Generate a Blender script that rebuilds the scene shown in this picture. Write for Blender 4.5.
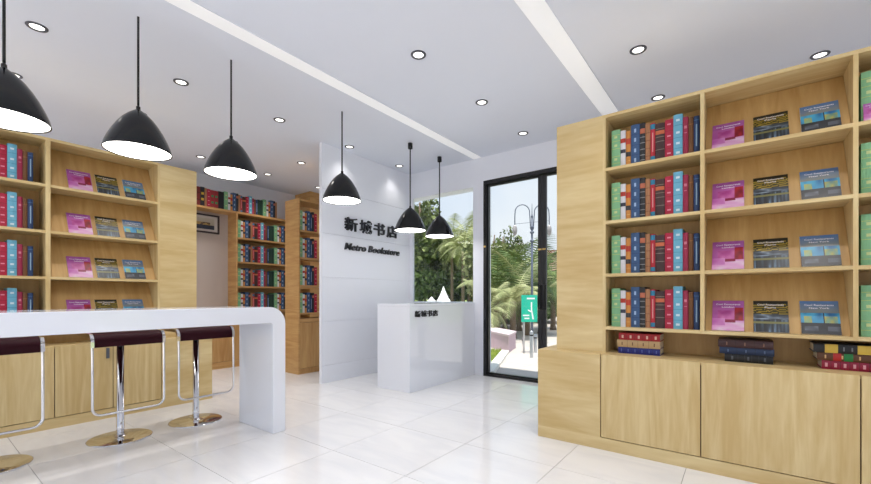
import bpy, math, random
from mathutils import Vector, Matrix

for o in list(bpy.data.objects):
    bpy.data.objects.remove(o, do_unlink=True)
scene = bpy.context.scene
COL = scene.collection
R = math.radians

# ------------------------------------------------------------------ camera
F_PX, CX, HY = 403.7, 435.5, 297.0          # focal length, principal column, horizon row (871 x 484)
SN, CS = 0.60344, 0.79741                   # heading of the camera
cam_data = bpy.data.cameras.new('camera')
cam_data.sensor_fit = 'HORIZONTAL'
cam_data.sensor_width = 36.0
cam_data.lens = F_PX / 871.0 * 36.0
cam_data.shift_y = (HY - 242.0) / 871.0
cam_data.clip_end = 400
cam = bpy.data.objects.new('camera', cam_data)
cam.location = (0, 0, 1.1)
cam.rotation_euler = (R(90), 0, math.asin(SN))
COL.objects.link(cam)
scene.camera = cam

# ------------------------------------------------------------------ light and exposure
vs = scene.view_settings
vs.view_transform = 'Standard'
vs.look = 'None'
vs.gamma = 1.0
vs.use_curve_mapping = False
vs.exposure = 0.58
SKY = 0.70
SUN = 4.2
SPOT_W = 18.0
SPOT_COL = (1.0, 0.95, 0.89)
PENDANT_EMIT = 5.0
STRIP_EMIT = 0.17
LENS_EMIT = 1.6


def lin(r, g, b):
    def f(c):
        c /= 255.0
        return c / 12.92 if c <= 0.04045 else ((c + 0.055) / 1.055) ** 2.4
    return (f(r), f(g), f(b), 1.0)


world = bpy.data.worlds.new('sky')
scene.world = world
world.use_nodes = True
wn, wl = world.node_tree.nodes, world.node_tree.links
bg = wn['Background']
tc = wn.new('ShaderNodeTexCoord')
sep = wn.new('ShaderNodeSeparateXYZ')
wl.new(tc.outputs['Generated'], sep.inputs[0])
rmp = wn.new('ShaderNodeValToRGB')
rmp.color_ramp.elements[0].position = 0.0
rmp.color_ramp.elements[0].color = (0.87, 0.90, 0.94, 1)
rmp.color_ramp.elements[1].position = 0.75
rmp.color_ramp.elements[1].color = (0.42, 0.64, 1.0, 1)
wl.new(sep.outputs['Z'], rmp.inputs[0])
cl = wn.new('ShaderNodeTexNoise')
cl.inputs['Scale'].default_value = 2.2
cl.inputs['Detail'].default_value = 5
wl.new(tc.outputs['Generated'], cl.inputs['Vector'])
cr = wn.new('ShaderNodeValToRGB')
cr.color_ramp.elements[0].position = 0.45
cr.color_ramp.elements[1].position = 0.7
wl.new(cl.outputs['Fac'], cr.inputs[0])
mx = wn.new('ShaderNodeMixRGB')
mx.inputs[2].default_value = (0.97, 0.98, 1.0, 1)
wl.new(cr.outputs[0], mx.inputs[0])
wl.new(rmp.outputs[0], mx.inputs[1])
wl.new(mx.outputs[0], bg.inputs['Color'])
bg.inputs['Strength'].default_value = SKY

sd = bpy.data.lights.new('sun', 'SUN')
sd.energy = SUN
sd.angle = R(2)
sd.color = (1.0, 0.96, 0.88)
sun = bpy.data.objects.new('sun', sd)
sun.rotation_euler = (R(12), R(6), 0)       # high sun from behind the unseen front wall
COL.objects.link(sun)

# ------------------------------------------------------------------ materials
MATS = {}


def new_mat(name):
    m = bpy.data.materials.new(name)
    m.use_nodes = True
    MATS[name] = m
    return m, m.node_tree.nodes, m.node_tree.links, m.node_tree.nodes['Principled BSDF']


def plain(name, rgb, rough=0.5, metal=0.0, spec=0.5, var=0.06, scale=9.0, coat=0.0):
    m, n, l, b = new_mat(name)
    c = lin(*rgb)
    t = n.new('ShaderNodeTexCoord')
    nz = n.new('ShaderNodeTexNoise')
    nz.inputs['Scale'].default_value = scale
    nz.inputs['Detail'].default_value = 3
    l.new(t.outputs['Object'], nz.inputs['Vector'])
    mix = n.new('ShaderNodeMixRGB')
    mix.inputs[1].default_value = tuple(v * (1 - var) for v in c[:3]) + (1,)
    mix.inputs[2].default_value = tuple(min(1, v * (1 + var)) for v in c[:3]) + (1,)
    l.new(nz.outputs['Fac'], mix.inputs[0])
    l.new(mix.outputs[0], b.inputs['Base Color'])
    b.inputs['Roughness'].default_value = rough
    b.inputs['Metallic'].default_value = metal
    b.inputs['Specular IOR Level'].default_value = spec
    b.inputs['Coat Weight'].default_value = coat
    return m


def wood(name, scale, light=(225, 204, 154), dark=(202, 173, 118), rough=0.42, wob=1.6):
    m, n, l, b = new_mat(name)
    t = n.new('ShaderNodeTexCoord')
    oi = n.new('ShaderNodeObjectInfo')
    mul = n.new('ShaderNodeMath'); mul.operation = 'MULTIPLY'; mul.inputs[1].default_value = 37.0
    l.new(oi.outputs['Random'], mul.inputs[0])
    add = n.new('ShaderNodeVectorMath'); add.operation = 'ADD'
    l.new(t.outputs['Object'], add.inputs[0])
    l.new(mul.outputs[0], add.inputs[1])
    mp = n.new('ShaderNodeMapping')
    mp.inputs['Scale'].default_value = scale
    l.new(add.outputs[0], mp.inputs['Vector'])
    n1 = n.new('ShaderNodeTexNoise')
    n1.inputs['Scale'].default_value = 1.0
    n1.inputs['Detail'].default_value = 4
    n1.inputs['Roughness'].default_value = 0.55
    n1.inputs['Distortion'].default_value = wob
    l.new(mp.outputs[0], n1.inputs['Vector'])
    n2 = n.new('ShaderNodeTexNoise')
    n2.inputs['Scale'].default_value = 7.0
    n2.inputs['Detail'].default_value = 3
    l.new(mp.outputs[0], n2.inputs['Vector'])
    mixf = n.new('ShaderNodeMath'); mixf.operation = 'MULTIPLY_ADD'
    mixf.inputs[1].default_value = 0.24
    l.new(n2.outputs['Fac'], mixf.inputs[0])
    sub = n.new('ShaderNodeMath'); sub.operation = 'MULTIPLY'; sub.inputs[1].default_value = 0.75
    l.new(n1.outputs['Fac'], sub.inputs[0])
    l.new(sub.outputs[0], mixf.inputs[2])
    r = n.new('ShaderNodeValToRGB')
    r.color_ramp.elements[0].position = 0.36
    r.color_ramp.elements[0].color = lin(*dark)
    r.color_ramp.elements[1].position = 0.66
    r.color_ramp.elements[1].color = lin(*light)
    l.new(mixf.outputs[0], r.inputs[0])
    l.new(r.outputs[0], b.inputs['Base Color'])
    b.inputs['Roughness'].default_value = rough
    b.inputs['Specular IOR Level'].default_value = 0.35
    return m


def emit(name, rgb, strength):
    m, n, l, b = new_mat(name)
    b.inputs['Base Color'].default_value = rgb + (1,)
    b.inputs['Emission Color'].default_value = rgb + (1,)
    b.inputs['Emission Strength'].default_value = strength
    return m


W_V = wood('wood_vertical_grain', (9.0, 9.0, 0.7))
W_H = wood('wood_horizontal_grain', (0.8, 0.8, 5.5), wob=0.8)
W_S = wood('wood_shelf', (1.0, 14.0, 14.0))
W_B = wood('wood_back_board_shaded', (8.0, 0.8, 0.8), light=(202, 166, 110), dark=(180, 142, 86))  # shade inside the shelves put into a darker, warmer wood tone
W_D = wood('wood_far_unit', (1.1, 1.1, 10.0), light=(208, 168, 112), dark=(184, 138, 84))
W_DV = wood('wood_far_doors', (9.0, 9.0, 0.8), light=(204, 164, 108), dark=(182, 136, 84))
GAP = plain('cabinet_shadow_gap', (92, 62, 34), 0.7)
WALL = plain('white_wall_paint', (233, 236, 245), 0.55, var=0.01)
CEIL = plain('ceiling_paint', (230, 235, 246), 0.8, var=0.008)
PANEL = plain('white_gloss_panel', (238, 241, 249), 0.22, var=0.008)
LACQ = plain('white_lacquer', (237, 241, 250), 0.10, var=0.006, coat=0.3)
GROUT = plain('tile_grout', (128, 128, 130), 0.8)
BLACKM = plain('black_metal', (9, 10, 13), 0.16, var=0.1, spec=0.4)
BLACKF = plain('black_frame', (14, 15, 18), 0.35, var=0.1)
LETTER = plain('black_letter', (30, 31, 38), 0.4)
CHROME = plain('chrome', (225, 225, 228), 0.08, metal=1.0, var=0.01)
RING = plain('dark_ring', (78, 80, 88), 0.35, metal=0.3)
LEATHER = plain('maroon_leather', (46, 12, 22), 0.5, spec=0.12, var=0.08, scale=40)
HANDLE = plain('grey_handle', (98, 102, 112), 0.35, metal=0.6)
BRASS = plain('brass_plate', (190, 160, 100), 0.3, metal=0.9)
PAGES = plain('paper_edges', (226, 216, 196), 0.8, scale=60)
LAMPW = emit('pendant_diffuser', (1.0, 0.97, 0.93), PENDANT_EMIT)
STRIPM = emit('strip_diffuser', (0.90, 0.91, 0.92), STRIP_EMIT)
LENSM = emit('downlight_lens', (1.0, 0.97, 0.92), LENS_EMIT)


def marble():
    m, n, l, b = new_mat('white_marble_tile')
    t = n.new('ShaderNodeTexCoord')
    oi = n.new('ShaderNodeObjectInfo')
    mul = n.new('ShaderNodeMath'); mul.operation = 'MULTIPLY'; mul.inputs[1].default_value = 53.0
    l.new(oi.outputs['Random'], mul.inputs[0])
    add = n.new('ShaderNodeVectorMath'); add.operation = 'ADD'
    l.new(t.outputs['Object'], add.inputs[0])
    l.new(mul.outputs[0], add.inputs[1])
    mp = n.new('ShaderNodeMapping')
    mp.inputs['Rotation'].default_value = (0, 0, 0.5)
    mp.inputs['Scale'].default_value = (1.2, 4.0, 1.0)
    l.new(add.outputs[0], mp.inputs['Vector'])
    nz = n.new('ShaderNodeTexNoise')
    nz.inputs['Scale'].default_value = 1.4
    nz.inputs['Detail'].default_value = 6
    nz.inputs['Distortion'].default_value = 1.2
    l.new(mp.outputs[0], nz.inputs['Vector'])
    r = n.new('ShaderNodeValToRGB')
    e = r.color_ramp.elements
    e[0].position = 0.25; e[0].color = lin(226, 227, 230)
    e[1].position = 0.62; e[1].color = lin(236, 236, 237)
    k = e.new(0.47); k.color = lin(232, 232, 234)
    l.new(nz.outputs['Fac'], r.inputs[0])
    l.new(r.outputs[0], b.inputs['Base Color'])
    b.inputs['Roughness'].default_value = 0.09
    b.inputs['Specular IOR Level'].default_value = 0.6
    return m


MARBLE = marble()


def glass():
    m = bpy.data.materials.new('window_glass')
    m.use_nodes = True
    n, l = m.node_tree.nodes, m.node_tree.links
    n.clear()
    out = n.new('ShaderNodeOutputMaterial')
    tr = n.new('ShaderNodeBsdfTransparent')
    tr.inputs[0].default_value = (0.97, 0.985, 0.98, 1)
    gl = n.new('ShaderNodeBsdfGlossy')
    gl.inputs['Roughness'].default_value = 0.02
    fr = n.new('ShaderNodeFresnel')
    fr.inputs['IOR'].default_value = 1.25
    mixs = n.new('ShaderNodeMixShader')
    l.new(fr.outputs[0], mixs.inputs[0])
    l.new(tr.outputs[0], mixs.inputs[1])
    l.new(gl.outputs[0], mixs.inputs[2])
    l.new(mixs.outputs[0], out.inputs[0])
    return m


GLASS = glass()


def leafmat(name, c1, c2, rough=0.6):
    m, n, l, b = new_mat(name)
    g = n.new('ShaderNodeNewGeometry')
    mix = n.new('ShaderNodeMixRGB')
    mix.inputs[1].default_value = lin(*c1)
    mix.inputs[2].default_value = lin(*c2)
    l.new(g.outputs['Random Per Island'], mix.inputs[0])
    l.new(mix.outputs[0], b.inputs['Base Color'])
    b.inputs['Roughness'].default_value = rough
    b.inputs['Specular IOR Level'].default_value = 0.2
    return m


def paintmat(name):
    m, n, l, b = new_mat(name)
    a = n.new('ShaderNodeVertexColor')
    a.layer_name = 'print'
    l.new(a.outputs['Color'], b.inputs['Base Color'])
    b.inputs['Roughness'].default_value = 0.35
    return m


PRINT = paintmat('printed_paper')

# ------------------------------------------------------------------ mesh helpers


class MB:
    def __init__(self):
        self.v, self.f, self.mi, self.sm = [], [], [], []

    def quadface(self, idx, mi=0, smooth=False):
        self.f.append(tuple(idx)); self.mi.append(mi); self.sm.append(smooth)

    def box(self, x0, x1, y0, y1, z0, z1, mi=0):
        s = len(self.v)
        self.v += [(x0, y0, z0), (x1, y0, z0), (x1, y1, z0), (x0, y1, z0),
                   (x0, y0, z1), (x1, y0, z1), (x1, y1, z1), (x0, y1, z1)]
        for q in ((0, 3, 2, 1), (4, 5, 6, 7), (0, 1, 5, 4), (1, 2, 6, 5), (2, 3, 7, 6), (3, 0, 4, 7)):
            self.quadface([s + i for i in q], mi)
        return self

    def lathe(self, prof, seg=32, cx=0, cy=0, mi=0, caps=False):
        s = len(self.v)
        for r, z in prof:
            for k in range(seg):
                a = 2 * math.pi * k / seg
                self.v.append((cx + r * math.cos(a), cy + r * math.sin(a), z))
        for i in range(len(prof) - 1):
            for k in range(seg):
                k2 = (k + 1) % seg
                self.quadface([s + i * seg + k, s + i * seg + k2, s + (i + 1) * seg + k2, s + (i + 1) * seg + k], mi, True)
        if caps:
            self.quadface([s + k for k in range(seg)][::-1], mi)
            self.quadface([s + (len(prof) - 1) * seg + k for k in range(seg)], mi)
        return self

    def tube(self, pts, r, seg=10, mi=0, r_end=None):
        pts = [Vector(p) for p in pts]
        s = len(self.v)
        nrm = None
        for i, p in enumerate(pts):
            if i == 0: d = pts[1] - p
            elif i == len(pts) - 1: d = p - pts[i - 1]
            else: d = (pts[i + 1] - p).normalized() + (p - pts[i - 1]).normalized()
            d.normalize()
            if nrm is None:
                nrm = d.orthogonal().normalized()
            else:
                nrm = (nrm - d * nrm.dot(d))
                nrm = nrm.normalized() if nrm.length > 1e-6 else d.orthogonal().normalized()
            bn = d.cross(nrm)
            rr = r if r_end is None else r + (r_end - r) * i / (len(pts) - 1)
            for k in range(seg):
                a = 2 * math.pi * k / seg
                self.v.append(tuple(p + nrm * math.cos(a) * rr + bn * math.sin(a) * rr))
        for i in range(len(pts) - 1):
            for k in range(seg):
                k2 = (k + 1) % seg
                self.quadface([s + i * seg + k, s + i * seg + k2, s + (i + 1) * seg + k2, s + (i + 1) * seg + k], mi, True)
        self.quadface([s + k for k in range(seg)][::-1], mi)
        e = s + (len(pts) - 1) * seg
        self.quadface([e + k for k in range(seg)], mi)
        return self

    def prism(self, poly, a0, a1, axis='x', mi=0, smooth=False):
        """extrude a closed 2-D outline; axis x: outline is (y, z); axis y: (x, z); axis z: (x, y)"""
        s = len(self.v); n = len(poly)
        for a in (a0, a1):
            for p, q in poly:
                self.v.append({'x': (a, p, q), 'y': (p, a, q), 'z': (p, q, a)}[axis])
        for k in range(n):
            k2 = (k + 1) % n
            self.quadface([s + k, s + k2, s + n + k2, s + n + k], mi, smooth)
        self.quadface([s + k for k in range(n)][::-1], mi)
        self.quadface([s + n + k for k in range(n)], mi)
        return self

    def shift(self, dx, dy, dz):
        self.v = [(x + dx, y + dy, z + dz) for x, y, z in self.v]
        return self

    def mesh(self, name, mats, bevel=None, fix=False):
        me = bpy.data.meshes.new(name)
        me.from_pydata(self.v, [], self.f)
        for m in (mats if isinstance(mats, (list, tuple)) else [mats]):
            me.materials.append(m)
        me.polygons.foreach_set('material_index', self.mi)
        me.polygons.foreach_set('use_smooth', self.sm)
        if bevel or fix:
            import bmesh
            bm = bmesh.new(); bm.from_mesh(me)
            if fix:
                bmesh.ops.recalc_face_normals(bm, faces=bm.faces)
            if bevel:
                bmesh.ops.bevel(bm, geom=[e for e in bm.edges], offset=bevel, segments=2, affect='EDGES', profile=0.5)
            bm.to_mesh(me); bm.free()
        me.update()
        return me


def link(name, me, parent=None, loc=None, rot=None):
    o = bpy.data.objects.new(name, me)
    COL.objects.link(o)
    if parent is not None: o.parent = parent
    if loc is not None: o.location = loc
    if rot is not None: o.rotation_euler = rot
    return o


def tag(o, label=None, cat=None, group=None, kind=None):
    if label: o['label'] = label
    if cat: o['category'] = cat
    if group: o['group'] = group
    if kind: o['kind'] = kind
    return o


def thing(name, label, cat, loc=(0, 0, 0), rot=(0, 0, 0), group=None):
    return tag(link(name, None, None, loc, rot), label, cat, group)


def struct(name, me, parent=None, label=None):
    o = link(name, me, parent)
    if parent is None:
        o['kind'] = 'structure'
        if label: o['label'] = label
    return o


def box_obj(name, parent, x0, x1, y0, y1, z0, z1, mat, bevel=None):
    return link(name, MB().box(x0, x1, y0, y1, z0, z1).mesh(name, mat, bevel), parent)


def text_mesh(s, size, depth, mat, bold=0.0, shear=0.0, align='LEFT'):
    cu = bpy.data.curves.new('lettering', 'FONT')
    cu.body = s; cu.size = size; cu.extrude = depth / 2; cu.offset = bold; cu.shear = shear
    cu.align_x = align; cu.resolution_u = 3
    t = bpy.data.objects.new('tmp', cu)
    COL.objects.link(t)
    dg = bpy.context.evaluated_depsgraph_get()
    me = bpy.data.meshes.new_from_object(t.evaluated_get(dg))
    bpy.data.objects.remove(t, do_unlink=True)
    me.materials.clear()
    me.materials.append(mat)
    return me


def fit_mesh(me, w, h):
    """stretch flat text to w x h with its lower left at 0,0"""
    xs = [v.co.x for v in me.vertices]; ys = [v.co.y for v in me.vertices]
    x0, x1, y0, y1 = min(xs), max(xs), min(ys), max(ys)
    for v in me.vertices:
        v.co.x = (v.co.x - x0) / (x1 - x0) * w
        v.co.y = (v.co.y - y0) / (y1 - y0) * h
    return me


def at(px, D, z=0.0):
    """point seen in column px at forward distance D"""
    r = (px - CX) / F_PX
    return Vector(((r * CS - SN) * D, (r * SN + CS) * D, z))


def zrow(py, D):
    return 1.1 + (HY - py) * D / F_PX


# ------------------------------------------------------------------ the room
XL, XR, YF, YB, HC = -6.84, 3.2, -3.2, 4.912, 3.06
TS, TX, TY = 0.683, -2.33, 2.548            # tile size and one joint crossing
GR = 0.003

floor = struct('floor', MB().box(XL - .2, XR + .2, YF - .2, YB + .2, -0.029, -0.004).mesh('floor', GROUT))
tile_cache = {}
i0, i1 = math.floor((XL - TX) / TS), math.ceil((XR - TX) / TS)
j0, j1 = math.floor((YF - TY) / TS), math.ceil((YB + .1 - TY) / TS)
for i in range(i0, i1):
    for j in range(j0, j1):
        ax, bx = max(XL, TX + i * TS), min(XR, TX + (i + 1) * TS)
        ay, by = max(YF, TY + j * TS), min(YB + .1, TY + (j + 1) * TS)
        w, d = bx - ax - GR, by - ay - GR
        if w < .02 or d < .02: continue
        key = (round(w, 3), round(d, 3))
        if key not in tile_cache:
            tile_cache[key] = MB().box(-w / 2, w / 2, -d / 2, d / 2, -0.004, 0.0).mesh('tile', MARBLE)
        link('tile', tile_cache[key], floor, ((ax + bx) / 2, (ay + by) / 2, 0))

struct('ceiling', MB().box(XL - .2, XR + .2, YF - .2, YB + .2, HC, HC + .2).mesh('ceiling', CEIL))
struct('wall_left', MB().box(XL - .2, XL, YF - .2, YB + .2, -0.004, HC).mesh('wall_left', WALL))

# window opening X -4.20..-3.04, z 1.03..2.665 ; door opening X -2.87..-1.15, z 0..2.72
WX0, WX1, WZ0, WZ1 = -4.60, -3.045, 1.02, 2.665
DX0, DX1, DZ1 = -2.87, -1.15, 2.72
wb = MB()
wb.box(XL, WX0, YB, YB + .2, 0, HC)
wb.box(WX0, WX1, YB, YB + .2, 0, WZ0)
wb.box(WX0, WX1, YB, YB + .2, WZ1, HC)
wb.box(WX1, DX0, YB, YB + .2, 0, HC)
wb.box(DX0, DX1, YB, YB + .2, DZ1, HC)
wb.box(DX1, XR + .2, YB, YB + .2, 0, HC)
struct('wall_back', wb.mesh('wall_back', WALL))
# unseen walls with shop-front openings added to let daylight in
OPEN_X = [(-3.1, -1.5), (1.94, 3.04)]
wr = MB()
wr.box(XR, XR + .2, YF, YB, 0, .06); wr.box(XR, XR + .2, YF, YB, 2.96, HC)
ys = [YF] + [v for p in OPEN_X for v in p] + [YB]
for k in range(0, len(ys), 2): wr.box(XR, XR + .2, ys[k], ys[k + 1], .06, 2.96)
struct('wall_right', wr.mesh('wall_right', WALL))
OPEN_Y = [(-6.7, -4.3), (-4.22, -1.82), (-1.74, .66), (.74, 3.1)]
wf = MB()
wf.box(XL, XR + .2, YF - .2, YF, 0, .06); wf.box(XL, XR + .2, YF - .2, YF, 2.96, HC)
xs = [XL] + [v for p in OPEN_Y for v in p] + [XR + .2]
for k in range(0, len(xs), 2): wf.box(xs[k], xs[k + 1], YF - .2, YF, .06, 2.96)
struct('wall_front', wf.mesh('wall_front', WALL))

win = struct('window_1', MB().box(-4.165, WX1, YB + .004, YB + .014, WZ0, WZ1).mesh('window_1', GLASS),
             label='frameless window beside the white partition')
link('window_jamb', MB().box(-4.24, -4.165, YB + .0005, YB + .03, WZ0, WZ1).mesh('window_jamb', WALL), win)
link('window_sill', MB().box(WX0 + .001, WX1 - .001, YB + .031, YB + .198, WZ0 - .001, WZ0 + .012).mesh('window_sill', LACQ), win)

door = link('door_1', None); tag(door, 'black framed double glass door', kind='structure')
fr = MB()
FW = .045
fr.box(DX0, DX0 + FW, YB - .012, YB + .10, 0, DZ1)
fr.box(DX1 - FW, DX1, YB - .012, YB + .10, 0, DZ1)
fr.box(DX0 + FW, DX1 - FW, YB - .012, YB + .10, DZ1 - .055, DZ1)
fr.box(DX0 + FW, DX1 - FW, YB - .012, YB + .10, 0, .028)
link('door_frame', fr.mesh('door_frame', BLACKF), door)
MIDX = -2.027
for a, b_, hx in ((DX0 + FW + .004, MIDX - .002, MIDX - .028), (MIDX + .002, DX1 - FW - .004, MIDX + .028)):
    lf = MB()
    sa = .012 if a < MIDX - .3 else .052
    sb = .012 if b_ > MIDX + .3 else .052
    lf.box(a, a + sa, YB + .02, YB + .06, .032, DZ1 - .06)
    lf.box(b_ - sb, b_, YB + .02, YB + .06, .032, DZ1 - .06)
    lf.box(a + sa, b_ - sb, YB + .02, YB + .06, DZ1 - .08, DZ1 - .06)
    lf.box(a + sa, b_ - sb, YB + .02, YB + .06, .032, .05)
    leaf = link('door_leaf', lf.mesh('door_leaf', BLACKF), door)
    link('glass_pane', MB().box(a + sa, b_ - sb, YB + .037, YB + .043, .05, DZ1 - .08).mesh('glass_pane', GLASS), leaf)
    link('lock_plate', MB().box(hx - .022, hx + .022, YB + .014, YB + .021, 1.70, 1.72).mesh('lock_plate', BRASS), leaf)
    hb = MB().tube([(hx, YB + .02, .95), (hx, YB - .025, .96), (hx, YB - .025, 1.24), (hx, YB + .02, 1.25)], .009, 8)
    link('door_handle', hb.mesh('door_handle', BLACKF), leaf)
link('hinge_plate', MB().box(DX0 + .004, DX0 + .04, YB - .016, YB - .011, 1.79, 1.815).mesh('hinge_plate', BRASS), door)

# ---- partition with sign panels
PXF = -4.234
part = struct('wall_partition', MB().box(PXF - .046, PXF - .008, 3.205, YB, 0, HC).mesh('wall_partition', PANEL))
rows = [0.0, .225, .79, 1.354, 1.915, 2.482, HC]
for k in range(6):
    link('wall_panel', MB().box(PXF - .008, PXF, 3.205, YB, rows[k] + (.0025 if k else 0), rows[k + 1] - (.0025 if k < 5 else 0)).mesh('wall_panel', PANEL), part)

# ---- ceiling light strips
for (a, b_), lab in (((-3.033, -2.893), 'white light strip in the ceiling beside the pendant lamps, ending at the back wall'),
                     ((-1.197, -1.028), 'white light strip in the ceiling crossing over the bookcase beside the door')):
    s = thing('ceiling_light_strip', lab, 'light strip', ((a + b_) / 2, (YF + YB) / 2, HC), group='light strips in the ceiling')
    hw, hl = (b_ - a) / 2, (YB - YF) / 2 - .01
    box_obj('diffuser', s, -hw + .004, hw - .004, -hl, hl, -.004, -.0005, STRIPM)
    e = MB().box(-hw, -hw + .004, -hl, hl, -.005, -.0005).box(hw - .004, hw, -hl, hl, -.005, -.0005)
    link('edge_trim', e.mesh('edge_trim', PANEL), s)

# ---- recessed downlights
ring_me = MB().lathe([(.041, 0), (.041, -.004), (.046, -.008), (.058, -.008), (.062, -.004), (.062, 0)], 28).mesh('trim_ring', RING, fix=True)
lens_me = MB().lathe([(.0415, -.003), (.02, -.0035), (.001, -.0035)], 24).mesh('lens', LENSM, fix=True)
DLY = [-2.4, -1.4, -.41, .59, 1.535, 2.52, 3.52, 4.483]  # front rows and the last column lie out of view, added for light
COLS = {-6.02: 'in the row above the far wall bookcase',
        -5.12: 'in the row behind the bar bookcase',
        -4.07: 'in the row in front of the bar bookcase',
        -2.08: 'in the row between the light strips',
        -.65: 'in the row above the door bookcase',
        .51: 'in the row above the slanted magazine display',
        1.75: 'in the added row near the unseen side wall'}
NTH = ['unseen eighth', 'unseen seventh', 'unseen sixth', 'fifth', 'fourth', 'third', 'second', 'first']
for cxx, where in COLS.items():
    for y in DLY:
        d = thing('downlight', NTH[DLY.index(y)] + ' round downlight from the back wall ' + where, 'downlight', (cxx, y, HC), group='recessed ceiling downlights')
        link('trim_ring', ring_me, d); link('lens', lens_me, d)
        ld = bpy.data.lights.new('downlight_beam', 'SPOT')
        ld.energy = SPOT_W if not (cxx == -4.07 and y > 3) else 5.0;   # dimmed beside the sign
        ld.color = SPOT_COL; ld.spot_size = R(100); ld.spot_blend = 0.9; ld.shadow_soft_size = .05
        lo = bpy.data.objects.new('downlight_beam', ld)
        COL.objects.link(lo); lo.parent = d; lo.location = (0, 0, -.03)

# ------------------------------------------------------------------ books
OR = (206, 128, 52)
KINDS = [  # name, colour, width, height, details (colour, z0, z1 as fractions, share of the spine width)
    ('light green book with gilt bands', (132, 190, 140), .060, .283, [((190, 204, 120), q, q + .012, 1) for q in (.12, .30, .5, .70, .86)] + [((206, 218, 150), q, q + .06, .35) for q in (.2, .56, .78)]),
    ('white book with red label', (226, 224, 228), .035, .267, [((186, 54, 40), .66, .78, 1), ((52, 54, 70), .38, .48, 1)]),
    ('orange book with red label', (212, 140, 60), .032, .256, [((194, 58, 34), .62, .78, 1), ((50, 48, 52), .27, .40, 1), ((235, 190, 110), .14, .15, 1)]),
    ('mid blue book with pale ornaments', (52, 86, 130), .057, .292, [((170, 195, 225), q, q + .09, .22) for q in (.07, .31, .57, .80)] + [((35, 60, 110), q, q + .012, 1) for q in (.24, .48, .74)]),
    ('black book with tan label', (34, 34, 38), .034, .290, [((196, 110, 78), .74, .86, 1)] + [((150, 150, 150), q, q + .018, 1) for q in (.08, .2, .34, .5, .64)]),
    ('tan brown ribbed book', (176, 122, 82), .030, .276, [((140, 86, 52), q, q + .02, 1) for q in (.15, .35, .55, .75)]),
    ('red book with teal ends', (190, 30, 48), .029, .272, [((40, 130, 165), .84, .97, 1), ((40, 130, 165), .03, .14, 1), ((226, 150, 150), .25, .75, .25)]),
    ('dark brown book with orange label', (66, 36, 36), .057, .261, [((206, 104, 62), .70, .80, 1), ((150, 130, 110), .84, .855, 1), ((150, 130, 110), .62, .635, 1), ((130, 116, 104), .5, .52, 1), ((130, 116, 104), .28, .30, 1)]),
    ('crimson book with gilt marks', (184, 22, 60), .049, .271, [((236, 150, 170), q, q + .035, .45) for q in (.12, .34, .56, .86)] + [((140, 10, 40), q, q + .012, 1) for q in (.25, .47, .7)]),
    ('tall pale blue book', (112, 184, 212), .054, .292, [((222, 240, 246), q, q + .05, .4) for q in (.08, .3, .55, .84)] + [((76, 146, 178), q, q + .012, 1) for q in (.2, .45, .74)]),
    ('slim raspberry book', (160, 30, 70), .031, .263, [((220, 130, 150), .7, .77, .5), ((220, 130, 150), .58, .60, .5)]),
    ('slim brown book', (112, 68, 26), .027, .253, [((150, 100, 50), .8, .82, 1)]),
    ('navy book with pale lettering', (20, 52, 100), .032, .253, [((70, 110, 150), .88, .90, 1), ((150, 180, 205), .2, .78, .22)]),
    ('dark green book', (14, 56, 40), .045, .262, [((60, 110, 80), .8, .82, 1), ((60, 110, 80), .2, .22, 1)]),
    ('black yellow-spotted book', (22, 24, 34), .060, .285, [((222, 178, 50), .3, .42, .6), ((222, 178, 50), .6, .72, .6)]),
    ('red brown book', (120, 34, 34), .056, .280, [((80, 20, 20), .3, .34, 1), ((80, 20, 20), .66, .7, 1)]),
    ('crimson green-spotted book', (168, 44, 52), .056, .265, [((70, 150, 90), .24, .36, .6), ((70, 150, 90), .6, .72, .6), ((220, 180, 90), .46, .48, 1)]),
    ('wide black book', (20, 22, 26), .085, .270, [((60, 64, 70), .3, .31, 1), ((60, 64, 70), .7, .71, 1), ((60, 64, 70), .5, .51, 1)]),
]
CMAT = {}


def cmat(rgb):
    if rgb not in CMAT:
        CMAT[rgb] = plain('cloth_%02x%02x%02x' % rgb, tuple(q * .92 for q in rgb), 0.5, var=0.07, scale=60)
    return CMAT[rgb]


def spine_pts(w, off=0.0, n=6):
    pts = []
    for k in range(n + 1):
        t = -1 + 2 * k / n
        pts.append((t * w / 2, -.0045 * (1 - t * t) - off))
    return pts


def cover_mb(w, h, d):
    mb = MB()
    sp = spine_pts(w)
    outer = sp + [(w / 2, d), (w / 2 - .003, d), (w / 2 - .003, .004)] + [(-w / 2 + .003, .004), (-w / 2 + .003, d), (-w / 2, d)]
    mb.prism(outer, 0, h, 'z')
    return mb


def patch_mb(w, z0, z1, frac=1.0, off=.0012):
    mb = MB()
    wf_ = w * min(.985, frac)
    curve = lambda o_: [(x_, -.0045 * (1 - (2 * x_ / w) ** 2) - o_) for x_ in [wf_ * (-.5 + k / 6) for k in range(7)]]
    o = curve(off); i = curve(-.001)
    mb.prism(o + i[::-1], z0, z1, 'z')
    return mb


BOOK_D = .19
BOOKMESH = {}


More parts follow.
